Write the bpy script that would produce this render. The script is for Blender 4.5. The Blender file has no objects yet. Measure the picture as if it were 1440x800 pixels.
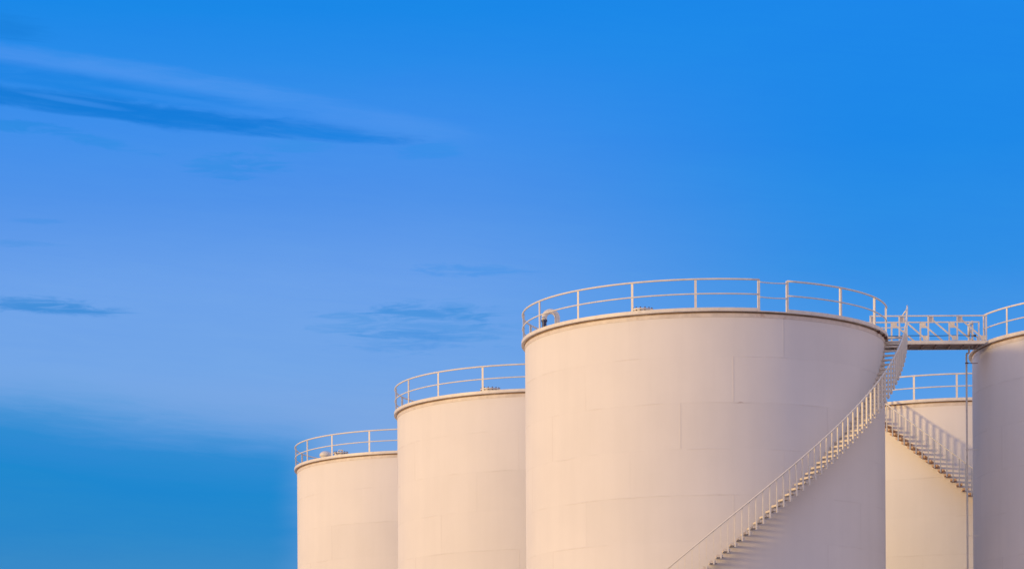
import bpy, math, random
from mathutils import Vector, Matrix
random.seed(7)
R = math.radians
scene = bpy.context.scene
col = scene.collection

# ------------------------------------------------------------------ mesh helpers
class MB:
    """collects polygons; build() links them as ONE mesh object"""
    def __init__(s):
        s.v, s.f, s.sm, s.uv = [], [], [], {}
    def add(s, verts, faces, smooth=False):
        o = len(s.v)
        s.v += [tuple(p) for p in verts]
        for f in faces:
            s.f.append(tuple(i + o for i in f)); s.sm.append(smooth)
        return o
    def box(s, c, d, ax=None):
        """centre c, full sizes d, optional 3 axis vectors"""
        ax = ax or (Vector((1, 0, 0)), Vector((0, 1, 0)), Vector((0, 0, 1)))
        c = Vector(c); P = []
        for k in (-.5, .5):
            for (i, j) in ((-.5, -.5), (.5, -.5), (.5, .5), (-.5, .5)):
                P.append(c + ax[0] * d[0] * i + ax[1] * d[1] * j + ax[2] * d[2] * k)
        s.add(P, [(3, 2, 1, 0), (4, 5, 6, 7), (0, 1, 5, 4), (1, 2, 6, 5), (2, 3, 7, 6), (3, 0, 4, 7)])
        return s
    def bar(s, a, b, w, t, side=Vector((0, 1, 0))):
        """rectangular bar a->b, w across (perpendicular to side), t along side"""
        a, b = Vector(a), Vector(b); d = b - a; L = d.length; d.normalize()
        sd = (side - d * side.dot(d)).normalized()
        u = d.cross(sd)
        s.box((a + b) / 2, (w, t, L), (u, sd, d)); return s
    def tube(s, pts, r, n=10, closed=False, cap=True):
        pts = [Vector(p) for p in pts]; m = len(pts); rings = []
        prev = None
        for i, p in enumerate(pts):
            if closed: t = pts[(i + 1) % m] - pts[i - 1]
            else: t = pts[min(i + 1, m - 1)] - pts[max(i - 1, 0)]
            t.normalize()
            if prev is None:
                ref = Vector((0, 0, 1)) if abs(t.z) < .9 else Vector((1, 0, 0))
                prev = (ref - t * ref.dot(t)).normalized()
            else:
                prev = (prev - t * prev.dot(t)).normalized()
            q = t.cross(prev)
            rr = r[i] if isinstance(r, (list, tuple)) else r
            rings.append([p + (prev * math.cos(k * 2 * math.pi / n) + q * math.sin(k * 2 * math.pi / n)) * rr for k in range(n)])
        V = [x for g in rings for x in g]; F = []
        for i in range(m if closed else m - 1):
            j = (i + 1) % m
            for k in range(n):
                l = (k + 1) % n
                F.append((i * n + k, i * n + l, j * n + l, j * n + k))
        o = s.add(V, F, True)
        if not closed and cap:
            s.f.append(tuple(o + k for k in reversed(range(n)))); s.sm.append(False)
            s.f.append(tuple(o + (m - 1) * n + k for k in range(n))); s.sm.append(False)
        return s
    def lathe(s, prof, a0=-180, a1=180, n=192, loop=False, smooth=True, centre=(0, 0)):
        """sweep (radius, z) round z; angle 0 faces -Y. loop = the profile is closed"""
        full = abs(a1 - a0) >= 359.99; m = len(prof); V = []
        cnt = n if full else n + 1
        for i in range(cnt):
            a = R(a0 + (a1 - a0) * i / n)
            for r, z in prof: V.append((centre[0] + r * math.sin(a), centre[1] - r * math.cos(a), z))
        F = []
        for i in range(n):
            j = (i + 1) % cnt
            for k in range(m if loop else m - 1):
                l = (k + 1) % m
                F.append((i * m + k, j * m + k, j * m + l, i * m + l))
        o = s.add(V, F, smooth)
        if not full and loop:
            s.f.append(tuple(o + k for k in range(m))); s.sm.append(False)
            s.f.append(tuple(o + n * m + k for k in reversed(range(m)))); s.sm.append(False)
        return s
    def mesh(s, name, mat):
        me = bpy.data.meshes.new(name); me.from_pydata(s.v, [], s.f)
        me.polygons.foreach_set('use_smooth', s.sm)
        me.materials.append(mat); me.update(); return me
    def build(s, name, mat, parent=None):
        o = bpy.data.objects.new(name, s.mesh(name, mat)); col.objects.link(o)
        if parent: o.parent = parent
        return o

def thing(name, label, cat, loc, group=None):
    o = bpy.data.objects.new(name, None); col.objects.link(o)
    o.location = loc; o.empty_display_size = .5
    o['label'] = label; o['category'] = cat
    if group: o['group'] = group
    return o

def arc(r, z, a0, a1, step=2.5):
    n = max(2, int(abs(a1 - a0) / step) + 1)
    return [(r * math.sin(R(a0 + (a1 - a0) * i / n)), -r * math.cos(R(a0 + (a1 - a0) * i / n)), z) for i in range(n + 1)]

# ------------------------------------------------------------------ node helper
class NT:
    def __init__(s, tree): s.t = tree; s.n = tree.nodes; s.l = tree.links
    def new(s, typ, **kw):
        n = s.n.new(typ)
        for k, v in kw.items(): setattr(n, k, v)
        return n
    def put(s, sock, v):
        if isinstance(v, bpy.types.NodeSocket): s.l.new(v, sock)
        else: sock.default_value = v
    def m(s, op, a, b=None, c=None, clamp=False):
        n = s.new('ShaderNodeMath', operation=op, use_clamp=clamp)
        s.put(n.inputs[0], a)
        if b is not None: s.put(n.inputs[1], b)
        if c is not None: s.put(n.inputs[2], c)
        return n.outputs[0]
    def sstep(s, v, lo, hi, a=0., b=1.):
        n = s.new('ShaderNodeMapRange', interpolation_type='SMOOTHSTEP')
        s.put(n.inputs['Value'], v); s.put(n.inputs['From Min'], lo); s.put(n.inputs['From Max'], hi)
        s.put(n.inputs['To Min'], a); s.put(n.inputs['To Max'], b)
        return n.outputs[0]
    def mix(s, f, a, b, mode='MIX'):
        n = s.new('ShaderNodeMix', data_type='RGBA', blend_type=mode)
        s.put(n.inputs[0], f)
        for i, x in ((6, a), (7, b)):
            if not isinstance(x, bpy.types.NodeSocket): x = (*x, 1) if len(x) == 3 else x
            s.put(n.inputs[i], x)
        return n.outputs[2]
    def xyz(s, x, y, z=0.):
        n = s.new('ShaderNodeCombineXYZ')
        for i, v in enumerate((x, y, z)): s.put(n.inputs[i], v)
        return n.outputs[0]
    def noise(s, vec, scale, detail=4., rough=.5, dist=0.):
        n = s.new('ShaderNodeTexNoise'); s.l.new(vec, n.inputs['Vector'])
        n.inputs['Scale'].default_value = scale; n.inputs['Detail'].default_value = detail
        n.inputs['Roughness'].default_value = rough; n.inputs['Distortion'].default_value = dist
        return n.outputs['Fac']
    def ramp(s, f, stops):
        n = s.new('ShaderNodeValToRGB'); s.l.new(f, n.inputs[0]); e = n.color_ramp.elements
        e[0].position, e[0].color = stops[0][0], (*stops[0][1], 1)
        e[1].position, e[1].color = stops[-1][0], (*stops[-1][1], 1)
        for p, c in stops[1:-1]:
            x = e.new(p); x.color = (*c, 1)
        return n.outputs[0]

def srgb(r, g, b):
    f = lambda c: (c / 255 / 12.92) if c <= 10 else ((c / 255 + .055) / 1.055) ** 2.4
    return (f(r), f(g), f(b))

def material(name):
    m = bpy.data.materials.new(name); m.use_nodes = True
    t = NT(m.node_tree); return m, t, m.node_tree.nodes['Principled BSDF']

def simple(name, c, rough=.5, metal=0., nscale=6., amt=.12, dirt=None, dirt_amt=0.):
    m, t, b = material(name)
    tc = t.new('ShaderNodeTexCoord').outputs['Object']
    f = t.noise(tc, nscale, 5., .6)
    k = t.sstep(f, .3, .7, 1 - amt, 1 + amt * .5)
    c1 = t.mix(1., c, t.xyz(k, k, k), 'MULTIPLY')
    if dirt:
        d = t.sstep(t.noise(tc, nscale * .45, 6., .7), .55, .75, 0., dirt_amt)
        c1 = t.mix(d, c1, dirt)
    t.l.new(c1, b.inputs['Base Color']); b.inputs['Roughness'].default_value = rough
    b.inputs['Metallic'].default_value = metal
    bp = t.new('ShaderNodeBump'); bp.inputs['Strength'].default_value = .25; bp.inputs['Distance'].default_value = .004
    t.l.new(t.noise(tc, nscale * 8, 3.), bp.inputs['Height']); t.l.new(bp.outputs[0], b.inputs['Normal'])
    return m

# ------------------------------------------------------------------ tank paint: welded plate courses, stains
COURSE = 1.64
def shell_paint():
    m, t, b = material('white_tank_paint')
    uv = t.new('ShaderNodeUVMap', uv_map='plates').outputs[0]
    sp = t.new('ShaderNodeSeparateXYZ'); t.l.new(uv, sp.inputs[0])
    u, v = sp.outputs[0], sp.outputs[1]
    obj = t.new('ShaderNodeTexCoord').outputs['Object']
    row = t.m('FLOOR', v)
    us = t.m('ADD', u, t.m('MULTIPLY', row, 16 / 48))
    cell = t.m('FLOOR', us)
    # wavering weld lines, in metres from the joint
    wob = t.m('MULTIPLY', t.m('SUBTRACT', t.noise(obj, 1.3, 2.), .5), .05)
    dv = t.m('MULTIPLY', t.m('ABSOLUTE', t.m('SUBTRACT', t.m('FRACT', t.m('ADD', t.m('ADD', v, .5), wob)), .5)), COURSE)
    du = t.m('MULTIPLY', t.m('ABSOLUTE', t.m('SUBTRACT', t.m('FRACT', t.m('ADD', us, .5)), .5)), 5.66)
    keep_h = t.sstep(t.noise(obj, .55, 3., .6), .47, .63)
    keep_v = t.sstep(t.noise(obj, .23, 2.), .40, .56)
    sh = t.m('MULTIPLY', t.sstep(dv, .012, .045, 1., 0.), t.m('ADD', t.m('MULTIPLY', keep_h, .8), .06))
    sv = t.m('MULTIPLY', t.sstep(du, .012, .05, 1., 0.), t.m('ADD', t.m('MULTIPLY', keep_v, .8), .12))
    seam = t.m('MAXIMUM', sh, sv)
    wn = t.new('ShaderNodeTexWhiteNoise', noise_dimensions='3D')
    t.l.new(t.xyz(cell, row, 0.), wn.inputs['Vector'])
    pl = wn.outputs['Value']
    # plates sit a few mm in or out and dish slightly between their welds
    buck = t.noise(obj, .55, 2., .45)
    peak = t.sstep(du, 0., .9, 1., 0.)
    h = t.m('ADD', t.m('MULTIPLY', seam, .008), t.m('MULTIPLY', pl, .008))
    h = t.m('ADD', h, t.m('MULTIPLY', buck, .022))
    h = t.m('ADD', h, t.m('MULTIPLY', t.m('MULTIPLY', peak, pl), .012))
    h = t.m('ADD', h, t.m('MULTIPLY', t.noise(obj, 9., 3.), .0010))
    bp = t.new('ShaderNodeBump'); bp.inputs['Distance'].default_value = 1.; bp.inputs['Strength'].default_value = .55
    t.l.new(h, bp.inputs['Height']); t.l.new(bp.outputs[0], b.inputs['Normal'])
    # colour: plate tint, run-off streaks, weld dirt, a little rust
    st = t.new('ShaderNodeMapping'); t.l.new(obj, st.inputs[0]); st.inputs['Scale'].default_value = (2.2, 2.2, .16)
    streak = t.sstep(t.noise(st.outputs[0], 1., 5., .6), .35, .75, 1.005, .982)
    cloud = t.sstep(t.noise(obj, .3, 5., .6), .3, .7, .97, 1.02)
    tint = t.m('ADD', t.m('MULTIPLY', pl, .035), .98)
    k = t.m('MULTIPLY', t.m('MULTIPLY', streak, cloud), tint)
    c = t.mix(1., (.795, .75, .695), t.xyz(k, k, k), 'MULTIPLY')
    c = t.mix(t.m('MULTIPLY', seam, .10), c, (.42, .33, .28))
    rm = t.m('MULTIPLY', t.m('MULTIPLY', sh, t.sstep(t.noise(obj, 1.6, 5., .7), .62, .72)), .75)
    c = t.mix(rm, c, (.28, .15, .09))
    # rust runs below the roof edge
    tm = t.new('ShaderNodeMapping'); t.l.new(obj, tm.inputs[0]); tm.inputs['Scale'].default_value = (3.2, 3.2, .35)
    run = t.m('MULTIPLY', t.sstep(t.noise(tm.outputs[0], 1., 4., .6), .64, .76), t.sstep(v, 0., .55, .35, 0.))
    c = t.mix(run, c, (.46, .27, .15))
    t.l.new(c, b.inputs['Base Color'])
    t.l.new(t.sstep(t.noise(obj, 1.2, 4.), .3, .7, .55, .68), b.inputs['Roughness'])
    b.inputs['Specular IOR Level'].default_value = .2
    return m

SHELL = shell_paint()
TRIM = simple('weathered_white_trim', (.74, .66, .58), .5, 0., 3., .12, (.36, .20, .11), .55)
RAIL = simple('white_rail_paint', (.80, .74, .63), .45, 0., 5., .08, (.45, .32, .24), .35)
ROOFM = simple('roof_paint', (.72, .68, .63), .6, 0., 1.5, .1)
TREAD = simple('cream_tread_paint', (.74, .65, .53), .6, .0, 7., .18, (.34, .22, .14), .5)
DECK = simple('rusty_deck_plate', (.36, .25, .20), .75, 0., 4., .3, (.16, .08, .055), .8)
STRIP = simple('brown_sealing_strip', (.30, .19, .11), .8, 0., 2., .3, (.55, .44, .34), .6)
OCHRE = simple('rust_stained_tread', (.70, .44, .24), .6, .0, 7., .2, (.36, .20, .10), .6)
BLUEGREY = simple('blue_grey_baluster', (.42, .43, .46), .45, .0, 9., .12)  # even blue-grey tone, used only for the rear stair's balusters
RUST = simple('rusty_bolt_steel', (.16, .07, .045), .8, 0., 12., .3)
DARK = simple('dark_blue_valve_paint', (.03, .045, .12), .4, 0., 12., .2)
CABLEM = simple('dark_cable_sheath', (.05, .06, .08), .5, 0., 8., .1)

# ------------------------------------------------------------------ storage tanks
CAM_Z = 1.7
TOP = 19.658 + CAM_Z                 # roof edge above the ground
ROWS = 'white storage tanks of the tank farm'

def tank(X, Y, rad, label, posts, gaps=(), uoff=0., back=20.2, chains=()):
    """posts: post angles seen in front (0 = towards -Y); gaps: (a0, a1) openings in the railing"""
    T = thing('storage_tank', label, 'storage tank', (X, Y, 0), ROWS)
    # shell with its own plate coordinates
    s = MB(); n = 288; zs = [0] + [TOP - .055 - COURSE * k for k in range(12, -1, -1)]
    zs = [z for z in zs if z >= 0]
    s.lathe([(rad, z) for z in zs], n=n)
    me = s.mesh('shell', SHELL); uvl = me.uv_layers.new(name='plates'); m = len(zs)
    for p in me.polygons:
        ang = [math.degrees(math.atan2(me.vertices[i].co.x, -me.vertices[i].co.y)) for i in p.vertices]
        if max(ang) - min(ang) > 180: ang = [a + 360 if a < 0 else a for a in ang]
        for li, a, i in zip(p.loop_indices, ang, p.vertices):
            uvl.data[li].uv = ((a + 27 + 480) / 48 + uoff, (TOP - .02 - me.vertices[i].co.z) / COURSE + 30)
    # rows counted from the top: 30 keeps the value positive, 30 * 16/48 = 10 whole plates
    o = bpy.data.objects.new('shell', me); col.objects.link(o); o.parent = T
    MB().lathe([(rad + .002, TOP - .275), (rad + .016, TOP - .275), (rad + .016, TOP - .145), (rad + .002, TOP - .145)], loop=True, smooth=False).build('curb_ring', TRIM, T)
    MB().lathe([(rad - .05, TOP - .09), (rad + .14, TOP - .09), (rad + .14, TOP - .058), (rad - .05, TOP - .058)], loop=True, smooth=False).build('ledge', TRIM, T)
    MB().lathe([(rad + .002, TOP - .143), (rad + .022, TOP - .143), (rad + .022, TOP - .092), (rad + .002, TOP - .092)], loop=True, smooth=False).build('sealing_strip', STRIP, T)
    MB().lathe([(rad - .06, TOP - .06), (rad * .6, TOP + .11), (.3, TOP + .24), (.001, TOP + .24)], n=96).build('roof', ROOFM, T)
    # railing arcs = everything outside the gaps
    def arcs():
        if not gaps: return [(-180, 180)]
        g = sorted(gaps); out = []
        for i in range(len(g)):
            a = g[i][1]; b = g[(i + 1) % len(g)][0]
            if b <= a: b += 360
            out.append((a, b))
        return out
    rr = rad + .09
    for a, b in arcs():
        cl = b - a >= 359.9
        P = arc(rr, TOP + 1.05, a, b); Q = arc(rr, TOP + .53, a, b)
        if cl: P, Q = P[:-1], Q[:-1]
        MB().tube(P, .034, 10, cl).build('top_rail', RAIL, T)
        MB().tube(Q, .026, 8, cl).build('mid_rail', RAIL, T)
        MB().lathe([(rad + .128, TOP - .056), (rad + .138, TOP - .056), (rad + .138, TOP + .035), (rad + .128, TOP + .035)], a, b, n=max(8, int((b - a) / 2)), loop=True, smooth=False).build('toe_plate', RAIL, T)
    # posts: angle-section uprights with a foot plate
    pm = MB(); pm.box((0, 0, .495), (.084, .012, 1.10)); pm.box((-.036, .036, .495), (.012, .060, 1.10)); pm.box((0, .012, 1.05), (.09, .05, .02))
    pm.box((0, .01, -.045), (.12, .10, .014))
    pme = pm.mesh('railing_post', RAIL)
    angles = list(posts); a = min(angles) - back
    stop = max(angles) - 360 + back * .6
    while a > stop:
        ok = all(not (g[0] + .5 < ((a - g[0]) % 360) + g[0] < g[1] - .5) for g in gaps)
        if ok: angles.append(a)
        a -= back
    for a in angles:
        p = bpy.data.objects.new('railing_post', pme); col.objects.link(p); p.parent = T
        p.location = (rr * math.sin(R(a)), -rr * math.cos(R(a)), TOP); p.rotation_euler = (0, 0, R(a))
    for a0, a1 in chains:
        for z, sag in ((TOP + .97, .02), (TOP + .44, .02)):
            p0, p1 = Vector(arc(rr, z, a0, a0 + .01)[0]), Vector(arc(rr, z, a1, a1 + .01)[0])
            pts = [p0.lerp(p1, k / 12) - Vector((0, 0, sag * math.sin(math.pi * k / 12))) for k in range(13)]
            MB().tube(pts, .02, 8).build('gate_chain', RAIL, T)
    return T

def hatch(T, x, y, z, r=.40, knob=False):
    """flanged roof manhole with a ring of bolts"""
    h = MB().lathe([(.001, 0), (r * .86, 0), (r * .86, .17), (r, .17), (r, .215), (r * .97, .22), (.001, .23)], n=40, smooth=False)
    o = h.build('roof_manhole', RAIL, T); o.location = (x, y, z)
    bme = MB().lathe([(.001, .14), (.026, .14), (.026, .262), (.001, .262)], n=6, smooth=False).mesh('bolt', RUST)
    for k in range(14):
        a = k * math.pi / 7
        b = bpy.data.objects.new('bolt', bme); col.objects.link(b); b.parent = o
        b.location = (math.cos(a) * r * .92, math.sin(a) * r * .92, 0)
    if knob:
        MB().tube([(-.1, 0, .22), (-.1, 0, .34), (.1, 0, .34), (.1, 0, .22)], .03, 8).build('handle', RAIL, o)
    return o

# ---- spiral stairs: handrail mesh with treads and balusters as its pieces
def staircase(T, rad, top_phi, sgn, shown, total, dphi=1.92, rise=.2043, w=.82, tmat=None, bmat=None):
    """sgn +1: climbs with growing angle; shown treads from the top are pieces of their own"""
    ro = rad + .85; tmat = tmat or TREAD; bmat = bmat or RAIL
    st = MB(); pts = []
    for i in range(-1, total * 2):
        q = i / 2 - .25
        a = top_phi - sgn * dphi * q
        z = TOP + 1.05 - rise * q
        pts.append((ro * math.sin(R(a)), -ro * math.cos(R(a)), z))
    st.tube(pts, .027, 8)
    stair = st.build('staircase', RAIL, T)
    td = MB()
    td.box((0, 0, -.010), (.26, w, .016)); td.box((.124, 0, -.030), (.012, w, .024)); td.box((-.124, 0, -.045), (.012, w, .054))
    td.box((0, -w / 2 + .006, -.052), (.236, .012, .068)); td.box((0, w / 2 - .09, -.045), (.02, .18, .054))
    tme = td.mesh('tread', tmat)
    bd = MB(); bd.box((0, 0, .455), (.050, .012, 1.19)); bd.box((-.019, .032, .455), (.012, .052, 1.19))
    bme = bd.mesh('baluster', bmat)
    rm = rad + .016 + w / 2
    low_t, low_b = MB(), MB()
    for i in range(total):
        a = top_phi - sgn * dphi * i; z = TOP - rise * i
        for me, r, nm, low, mt in ((tme, rm, 'tread', low_t, tmat), (bme, ro, 'baluster', low_b, bmat)):
            loc = Vector((r * math.sin(R(a)), -r * math.cos(R(a)), z))
            if i < shown:
                o = bpy.data.objects.new(nm, me); col.objects.link(o); o.parent = stair
                o.location = loc; o.rotation_euler = (0, 0, R(a))
            else:
                M = Matrix.Translation(loc) @ Matrix.Rotation(R(a), 4, 'Z')
                low.add([M @ x.co for x in me.vertices], [tuple(p.vertices) for p in me.polygons])
    if total > shown:
        o = low_t.build('tread_run', tmat, stair); o['kind'] = 'stuff'
        o = low_b.build('baluster_run', bmat, stair); o['kind'] = 'stuff'
    return stair

# ---- big front tank
BX, BY, BR = 7.3584, 112.81, 6.7598
big = tank(BX, BY, BR, 'largest white tank, in front, with a long staircase climbing round its right side',
           (-86.5, -65.7, -45.2, -25.6, -6.2, 12.8, 22.0, 42.4, 62.5, 80.), ((12.8, 22.0), (80., 105.)), 0., 20.2, ((12.8, 22.0),))
staircase(big, BR, 83., 1, 70, 104)
hatch(big, 4.79 - BX, 107.45 - BY, TOP + .03)
g = MB()                                                    # gooseneck roof vent
cx, cy = 1.54 - BX, 110.35 - BY
P = [(.24, 0, -.36), (.24, 0, .26)] + [(.24 * math.cos(R(t)), 0, .26 + .24 * math.sin(R(t))) for t in range(15, 181, 15)] + [(-.24, 0, .18)]
g.tube(P, .10, 16)
vent = g.build('vent_pipe', RAIL, big); vent.location = (cx, cy, TOP + .24)
MB().lathe([(.001, -.30), (.085, -.30), (.085, .12), (.115, .12), (.115, .18), (.001, .18)], n=18, smooth=False, centre=(-.24, 0)).build('valve', DARK, vent)
for a in (66, 72, 77, 84):                                   # rusty brackets under the roof edge beside the bridge
    c = Vector(((BR + .085) * math.sin(R(a)), -(BR + .085) * math.cos(R(a)), TOP - .15))
    MB().box(c, (.025, .10, .10), (Vector((math.cos(R(a)), math.sin(R(a)), 0)), Vector((math.sin(R(a)), -math.cos(R(a)), 0)), Vector((0, 0, 1)))).build('bracket', RUST, big)

# ---- the row behind it on the left
t2 = tank(1.8571, 130.5073, 6.7566, 'white tank standing between the biggest tank and the lowest looking far left tank',
          (-84.5, -64.3, -45.1, -25.7, -6., 13.6, 33.2, 52.8, 72.4), (), .37, 19.8)
hatch(t2, -.80 - 1.8571, 125.0 - 130.5073, TOP + .0, .42)
t3 = tank(-3.8108, 148.7089, 6.7584, 'farthest white tank at the end of the row with a small dome on its roof',
          (-83.8, -62.1, -43.8, -24.9, -5.4, 14., 33.5, 53., 72.5), (), .71, 19.6)
hatch(t3, -8.2 + 3.8108 + .05, 144.15 - 148.7089, TOP + .02, .36, True)
d = MB().lathe([(.24, -.25), (.24, .0), (.30, .02), (.30, .06)] + [(.30 * math.cos(R(t)), .06 + .22 * math.sin(R(t))) for t in range(10, 90, 10)] + [(.001, .28)], n=28)
o = d.build('vent_cap', RAIL, t3); o.location = (-8.93 + 3.8108, 144.95 - 148.7089, TOP + .16)

# ---- right-hand pair
RX, RY, RR = 24.7964, 114.9748, 6.9081
t4 = tank(RX, RY, RR, 'white tank cut off by the picture edge, with a thin drain pipe beside it',
          (-76.5, -62.2, -42.5, -23., -3.5, 16., 35.5, 55., 74.5), ((-100., -76.5),), .15, 19.5)
t5 = tank(20.0407, 133.5686, 6.7598, 'white tank seen in the gap below the bridge, its stairs going down to the right',
          (-44., -24.2, -8.9, 11., 30.5, 50., 69.5, 89.), (), .55, 19.7)
staircase(t5, 6.7598, -43.5, -1, 60, 104, 1.96, .2043, .82, OCHRE, BLUEGREY)

# drain pipe clamped to the outside of the right tank
px, py = 17.42 - RX, 113.8 - RY
p = MB().tube([(px + .085, py, TOP + .42), (px + .085, py, TOP - .27), (px + .07, py, TOP - .30), (px, py, TOP - .31), (px - .012, py, TOP - .36), (px, py, 0)], .036, 10).build('drain_pipe', RAIL, t4)
for z in [TOP - .675 - 3.28 * i for i in range(6)]:
    k = MB(); k.box((px, py, z), (.11, .09, .045)); k.box((px + .22, py + .03, z), (.40, .03, .022))
    k.build('clamp', RUST if z > TOP - 1 else RAIL, p)
# level gauge head beside the landing
q = MB()
q.tube([(px + .085, py, TOP + .36), (px + .085, py, TOP + .72), (px + .11, py, TOP + .80), (px + .17, py, TOP + .84), (px + .24, py, TOP + .84)], .05, 12)
q.box((px + .22, py + .02, TOP + .44), (.07, .05, 1.0)); q.box((px + .16, py, TOP + .12), (.34, .10, .05))
q.tube([(px + .05, py - .02, TOP + .02), (px + .22, py - .02, TOP + .24), (px + .36, py - .02, TOP + .1)], .025, 8)
q.build('level_gauge', RAIL, t4)

# ------------------------------------------------------------------ walkway bridge
NY, FY = 112.75, 114.08
bridge = thing('walkway_bridge', 'white lattice sided walkway bridge joining the roofs of the two front tanks', 'walkway bridge', (13.5, NY, TOP))
ox = 13.5
yn, yf = 0., FY - NY
L0, L1 = -.05, 17.95 - ox
HT = .94
def gusset(x, z, y, w, h, sx):
    MB().box((x + sx * w / 2, y, z - h / 2), (w, .012, h)).build('gusset_plate', RAIL, bridge)
def truss(y, xs, side, first_open):
    """one lattice side: chords, posts, diagonals, gusset plates"""
    ch = MB()
    ch.box(((xs[0] + xs[-1]) / 2, y, HT), (xs[-1] - xs[0] + .05, .05, .045))
    t = ch.build('top_chord', RAIL, bridge)
    fl = MB(); fl.box(((L0 + L1) / 2, y, -.055), (L1 - L0, .012, .13)); fl.box(((L0 + L1) / 2, y - side * .03, .005), (L1 - L0, .06, .012)); fl.box(((L0 + L1) / 2, y - side * .03, -.115), (L1 - L0, .06, .012))
    fl.build('channel_beam', RAIL, bridge)
    pme = MB().box((0, 0, HT / 2), (.055, .05, HT - .03)).mesh('truss_post', RAIL)
    for i, x in enumerate(xs):
        o = bpy.data.objects.new('truss_post', pme); col.objects.link(o); o.parent = bridge; o.location = (x, y, 0.012)
        yy = y - side * .035
        if i < len(xs) - 1: gusset(x + .03, HT - .03, yy, .17, .19, 1)
        if i > 0 and not (first_open and i == 1): gusset(x - .03, .20, yy, .17, .17, -1)
        if i < len(xs) - 1 and not (first_open and i == 0):
            dg = MB().bar((x + .12, yy - side * .016, HT - .10), (xs[i + 1] - .12, yy - side * .016, .10), .06, .014)
            dg.build('diagonal_brace', RAIL, bridge)
xn = [13.63 - ox + 1.0925 * k for k in range(5)]; xn[-1] = 18.0 - ox
xf = [13.50 - ox + 1.1 * k for k in range(5)]; xf[-1] = 17.93 - ox
truss(yn, xn, -1, True)
truss(yf, xf, 1, False)
MB().bar((xn[0], yn, .50), (14.90 - ox, yn, .50), .035, .03).build('mid_bar', RAIL, bridge)
MB().tube([(14.98 - ox, yn - .25, 1.10), (14.97 - ox, yn - .10, 1.12), (14.93 - ox, yn, 1.08), (14.84 - ox, yn, HT + .01)], .027, 8).build('rail_return', RAIL, bridge)
pl = MB(); pl.box(((L0 + L1) / 2, (yn + yf) / 2, -.02), (L1 - L0, yf - yn - .07, .02)); pl.build('deck_plate', DECK, bridge)
for i in range(9):
    x = L0 + .2 + (L1 - L0 - .4) * i / 8
    MB().box((x, (yn + yf) / 2, -.073), (.05, yf - yn - .07, .085)).build('cross_bearer', DECK, bridge)
cpts = [(L0 + .9 + (17.72 - ox - L0 - .9) * i / 16, yn + .95, .36 - .006 * math.sin(i * .9)) for i in range(17)]
cab = MB().tube(cpts, .013, 6); cab.box((17.72 - ox, yn + .95, .35), (.09, .06, .07)); cab.build('cable', CABLEM, bridge)

# ------------------------------------------------------------------ ground
gm, t, b = material('sandy_yard')
tc = t.new('ShaderNodeTexCoord').outputs['Object']
gc = t.ramp(t.noise(tc, .05, 8., .65), [(0.3, (.28, .24, .20)), (.5, (.38, .33, .29)), (.7, (.44, .39, .34))])
t.l.new(gc, b.inputs['Base Color']); b.inputs['Roughness'].default_value = .9
bp = t.new('ShaderNodeBump'); bp.inputs['Distance'].default_value = .05
t.l.new(t.noise(tc, 3., 6., .6), bp.inputs['Height']); t.l.new(bp.outputs[0], b.inputs['Normal'])
gmb = MB(); N = 24; S = 6000.
gv = [(-S + 2 * S * i / N, -S + 2 * S * j / N, 0) for j in range(N + 1) for i in range(N + 1)]
gmb.add(gv, [(j * (N + 1) + i, j * (N + 1) + i + 1, (j + 1) * (N + 1) + i + 1, (j + 1) * (N + 1) + i) for j in range(N) for i in range(N)])
ground = gmb.build('ground', gm); ground['kind'] = 'structure'

# ------------------------------------------------------------------ sun, sky
SUN_AZ = R(24)          # light travels towards +X turned this far to +Y
SUN_EL = R(4.0)
trav = Vector((math.cos(SUN_AZ) * math.cos(SUN_EL), math.sin(SUN_AZ) * math.cos(SUN_EL), -math.sin(SUN_EL)))
sun = bpy.data.lights.new('sun', 'SUN'); sun.energy = 2.4; sun.color = (.97, .66, .28); sun.angle = R(5.5)
so = bpy.data.objects.new('sun', sun); col.objects.link(so)
so.rotation_euler = trav.to_track_quat('-Z', 'Y').to_euler(); so.location = (-60, 40, 60)

world = bpy.data.worlds.new('World'); scene.world = world; world.use_nodes = True
W = NT(world.node_tree)
for n in list(W.n): W.n.remove(n)
out = W.new('ShaderNodeOutputWorld'); bg = W.new('ShaderNodeBackground')
W.l.new(bg.outputs[0], out.inputs[0])
STR = .1; bg.inputs['Strength'].default_value = STR
dirn = W.new('ShaderNodeTexCoord').outputs['Generated']
sp = W.new('ShaderNodeSeparateXYZ'); W.l.new(dirn, sp.inputs[0])
dx, dy, dz = sp.outputs
DEG = 180 / math.pi
az = W.m('MULTIPLY', W.m('ARCTAN2', dx, dy), DEG)            # degrees, 0 = +Y, right positive
el = W.m('MULTIPLY', W.m('ARCSINE', dz), DEG)                # degrees above the horizon
cvec = W.xyz(W.m('MULTIPLY', az, .55), W.m('MULTIPLY', el, 2.6), 0.)   # clouds lie in flat layers
n1 = W.noise(cvec, 1.0, 7., .62, .6)
wz = W.xyz(W.m('MULTIPLY', az, .6), W.m('MULTIPLY', W.m('ADD', el, W.m('MULTIPLY', az, .085)), 6.5), 1.5)   # fibres combed along the wind
wisp = W.m('ADD', W.m('MULTIPLY', W.noise(wz, 1., 7., .66, .8), .62), W.m('MULTIPLY', n1, .38))
n2 = W.noise(cvec, .35, 4., .5, .3)
fine = W.noise(W.xyz(W.m('MULTIPLY', az, 1.1), W.m('MULTIPLY', el, 8.), 3.), 1., 6., .66, .7)
q01 = lambda v, lo, hi: W.m('DIVIDE', W.m('SUBTRACT', v, lo), hi - lo, clamp=True)
EL0, EL1 = 0., 20.
e = q01(W.m('ADD', el, W.m('MULTIPLY', W.m('SUBTRACT', n2, .5), .5)), EL0, EL1)
S_ = lambda d, c: (d / 20., srgb(*c))
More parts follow.
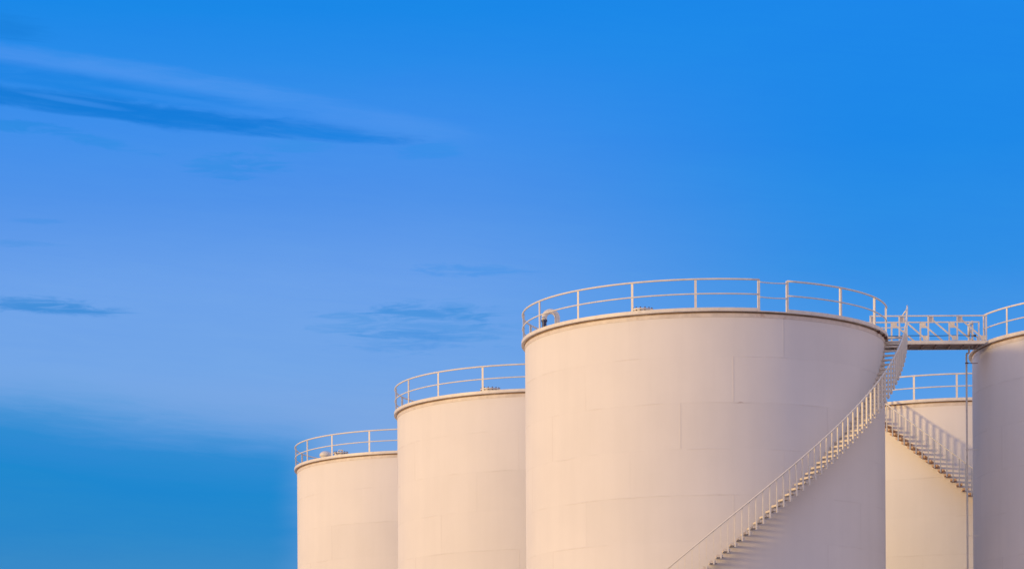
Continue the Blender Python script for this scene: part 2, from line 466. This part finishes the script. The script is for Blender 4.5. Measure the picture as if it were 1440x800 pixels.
left = W.ramp(e, [S_(0, (95, 150, 205)), S_(5.6, (112, 160, 222)), S_(8.5, (124, 168, 227)), S_(9.4, (115, 166, 231)), S_(10.97, (107, 161, 234)), S_(12.5, (80, 147, 233)), S_(13.9, (60, 142, 235)), S_(15.1, (38, 138, 233)), S_(15.9, (24, 136, 231)), S_(20, (12, 112, 212))])
right = W.ramp(e, [S_(0, (110, 165, 222)), S_(6.5, (104, 164, 229)), S_(8.5, (94, 159, 230)), S_(9.5, (79, 153, 230)), S_(11.2, (48, 143, 229)), S_(13.5, (28, 136, 231)), S_(15.9, (26, 135, 233)), S_(20, (10, 108, 212))])
sky = W.mix(W.sstep(az, -2.5, 7.5), left, right)
# low bank of blue cloud filling the left horizon
edge = W.m('ADD', W.m('ADD', W.m('MULTIPLY', az, -.10), -.02), W.m('ADD', W.m('MULTIPLY', W.m('SUBTRACT', n2, .5), .7), W.m('MULTIPLY', W.m('SUBTRACT', wisp, .5), .8)))
bank = W.m('MULTIPLY', W.sstep(W.m('SUBTRACT', el, edge), 7.45, 8.60, 1., 0.), W.sstep(W.m('ADD', az, W.m('MULTIPLY', W.m('SUBTRACT', n2, .5), 1.5)), -4.6, -2.7, 1., 0.))
eb = W.m('SUBTRACT', el, W.m('MULTIPLY', W.m('SUBTRACT', edge, .42), W.sstep(el, 5.5, 7.6)))
bankc = W.ramp(q01(eb, 4., 9.), [(0., srgb(75, 142, 196)), (.3, srgb(58, 138, 199)), (.45, srgb(38, 135, 204)), (.6, srgb(27, 135, 207)), (.73, srgb(45, 139, 211)), (.85, srgb(88, 154, 221)), (1., srgb(114, 164, 227))])
sky = W.mix(bank, sky, bankc)
def blob(a, b, ra, rb, tilt=0., soft=1., nz=1.1, src=None):
    """streaky cloud patch centred on azimuth a, elevation b (degrees)"""
    x = W.m('SUBTRACT', az, a); y = W.m('SUBTRACT', W.m('SUBTRACT', el, b), W.m('MULTIPLY', x, tilt))
    r2 = W.m('ADD', W.m('POWER', W.m('ABSOLUTE', W.m('DIVIDE', x, ra)), 2.), W.m('POWER', W.m('ABSOLUTE', W.m('DIVIDE', y, rb)), 2.))
    k = W.m('ADD', r2, W.m('MULTIPLY', W.m('SUBTRACT', src or n1, .5), nz * 3.))
    return W.sstep(k, 1. - soft * .85, 1. + soft * .25, 1., 0.)
A = lambda x: math.degrees(math.atan((x - 720) / 4203)); EE = lambda y: math.degrees(math.atan((1215 - y) / 4203))
def put(x, y, w, h, tilt, colr, amt, soft=1., nz=.9, src=None):
    global sky
    mk = blob(A(x), EE(y), w / 73.4, h / 73.4, -tilt, soft, nz, src)
    sky = W.mix(W.m('MULTIPLY', mk, amt), sky, srgb(*colr))
# pale fringe over the long streak, then the streak itself
put(150, 104, 330, 17, .115, (86, 153, 239), .55, 1.6, 1.2, wisp)
put(440, 152, 240, 17, .15, (74, 149, 238), .55, 1.6, 1.1, wisp)
put(560, 182, 120, 22, .10, (80, 150, 236), .45, 1.6, 1.0, wisp)
put(120, 127, 290, 18, .11, (26, 131, 226), .9, 1.6, 1.3, wisp)
put(90, 153, 270, 16, .085, (17, 122, 215), .95, 1.35, 1.1, wisp)
put(330, 176, 250, 16, .075, (18, 124, 218), .95, 1.35, 1.1, wisp)
put(465, 189, 100, 10, .10, (28, 131, 226), .8, 1.4, 1.3, wisp)
put(105, 150, 75, 4, .13, (66, 145, 236), .5, 1.4, 1.2, wisp)
put(240, 143, 120, 5, .11, (58, 143, 236), .5, 1.4, 1.4, wisp)
put(10, 50, 70, 19, .1, (24, 128, 220), .75, 1.5, 1.5, wisp)
put(30, 188, 85, 9, .06, (40, 138, 226), .75, 1.4, 1.8, fine)
put(150, 207, 70, 8, .14, (46, 140, 228), .7, 1.4, 1.8, fine)
put(335, 237, 66, 18, .0, (50, 142, 228), .7, 1.4, 2.1, fine)
put(415, 206, 70, 9, .0, (54, 144, 230), .6, 1.4, 1.8, fine)
put(610, 212, 50, 13, .0, (52, 142, 232), .7, 1.5, 1.8, fine)
put(78, 437, 105, 12, .05, (54, 138, 216), .85, 1.35, 1.4, fine)
put(604, 459, 135, 34, .0, (80, 151, 225), .65, 1.7, 2.3, fine)
put(612, 442, 90, 11, .07, (68, 145, 222), .75, 1.5, 1.9, fine)
put(585, 470, 80, 7, .0, (72, 147, 223), .6, 1.5, 1.9, fine)
put(670, 380, 95, 9, .0, (72, 149, 231), .65, 1.5, 1.9, fine)
put(55, 318, 40, 4, .0, (74, 147, 230), .6, 1.4, 1.5, fine)
put(30, 350, 70, 5, .0, (78, 149, 228), .6, 1.4, 1.5, fine)
# thin uneven veil over everything
veil = W.m('ADD', W.m('MULTIPLY', W.m('SUBTRACT', wisp, .5), .10), W.m('ADD', W.m('MULTIPLY', W.m('SUBTRACT', n2, .5), .10), 1.))
sky = W.mix(1., sky, W.xyz(W.m('MULTIPLY', veil, veil), veil, 1.), 'MULTIPLY')
# the rest of the dome: pink band opposite the sun, amber towards it
ax = W.m('ADD', W.m('MULTIPLY', dx, trav.x), W.m('MULTIPLY', dy, trav.y))       # +1 = away from the sun
lowb = W.sstep(el, 4., 50., 1., 0.)
pink = W.ramp(q01(el, 0., 60.), [(0., (.56, .45, .51)), (.2, (.84, .63, .68)), (.5, (.68, .60, .75)), (1., (.14, .34, .78))])
pk = W.m('MULTIPLY', W.sstep(W.m('ABSOLUTE', az), 16., 48.), W.sstep(ax, -.85, -.05))
rest = W.mix(W.sstep(el, 18., 60.), sky, (.14, .32, .78))
rest = W.mix(pk, rest, pink)
amber = W.ramp(q01(el, 0., 40.), [(0., (1.55, .93, .56)), (.25, (1.35, .92, .70)), (.6, (.90, .78, .92)), (1., (.14, .34, .78))])
am = W.m('MULTIPLY', W.sstep(W.m('ABSOLUTE', az), 16., 50.), W.sstep(ax, -.2, -.8))
rest = W.mix(am, rest, amber)
ns = W.new('ShaderNodeTexSky', sky_type='NISHITA', sun_disc=False)
ns.sun_elevation = SUN_EL; ns.sun_rotation = math.atan2(-trav.x, -trav.y)
nd = W.mix(1., ns.outputs[0], (.016, .016, .016), 'MULTIPLY')
boost = W.mix(1., rest, (1 / STR,) * 3, 'MULTIPLY')
tot = W.mix(1., boost, nd, 'ADD')
W.l.new(tot, bg.inputs['Color'])

# ------------------------------------------------------------------ camera
cam = bpy.data.cameras.new('camera'); co = bpy.data.objects.new('camera', cam); col.objects.link(co)
cam.sensor_fit = 'HORIZONTAL'; cam.sensor_width = 36.; cam.lens = 4202.7 / 1440 * 36
cam.shift_y = (1215.06 - 400) / 1440
cam.clip_start = .5; cam.clip_end = 20000.
co.location = (0, 0, CAM_Z); co.rotation_euler = (R(90), .0054, 0)
scene.camera = co
vs = scene.view_settings
vs.view_transform = 'Standard'; vs.look = 'None'; vs.exposure = 0.; vs.gamma = 1.
vs.use_curve_mapping = False
scene.render.resolution_x, scene.render.resolution_y = 1024, 568
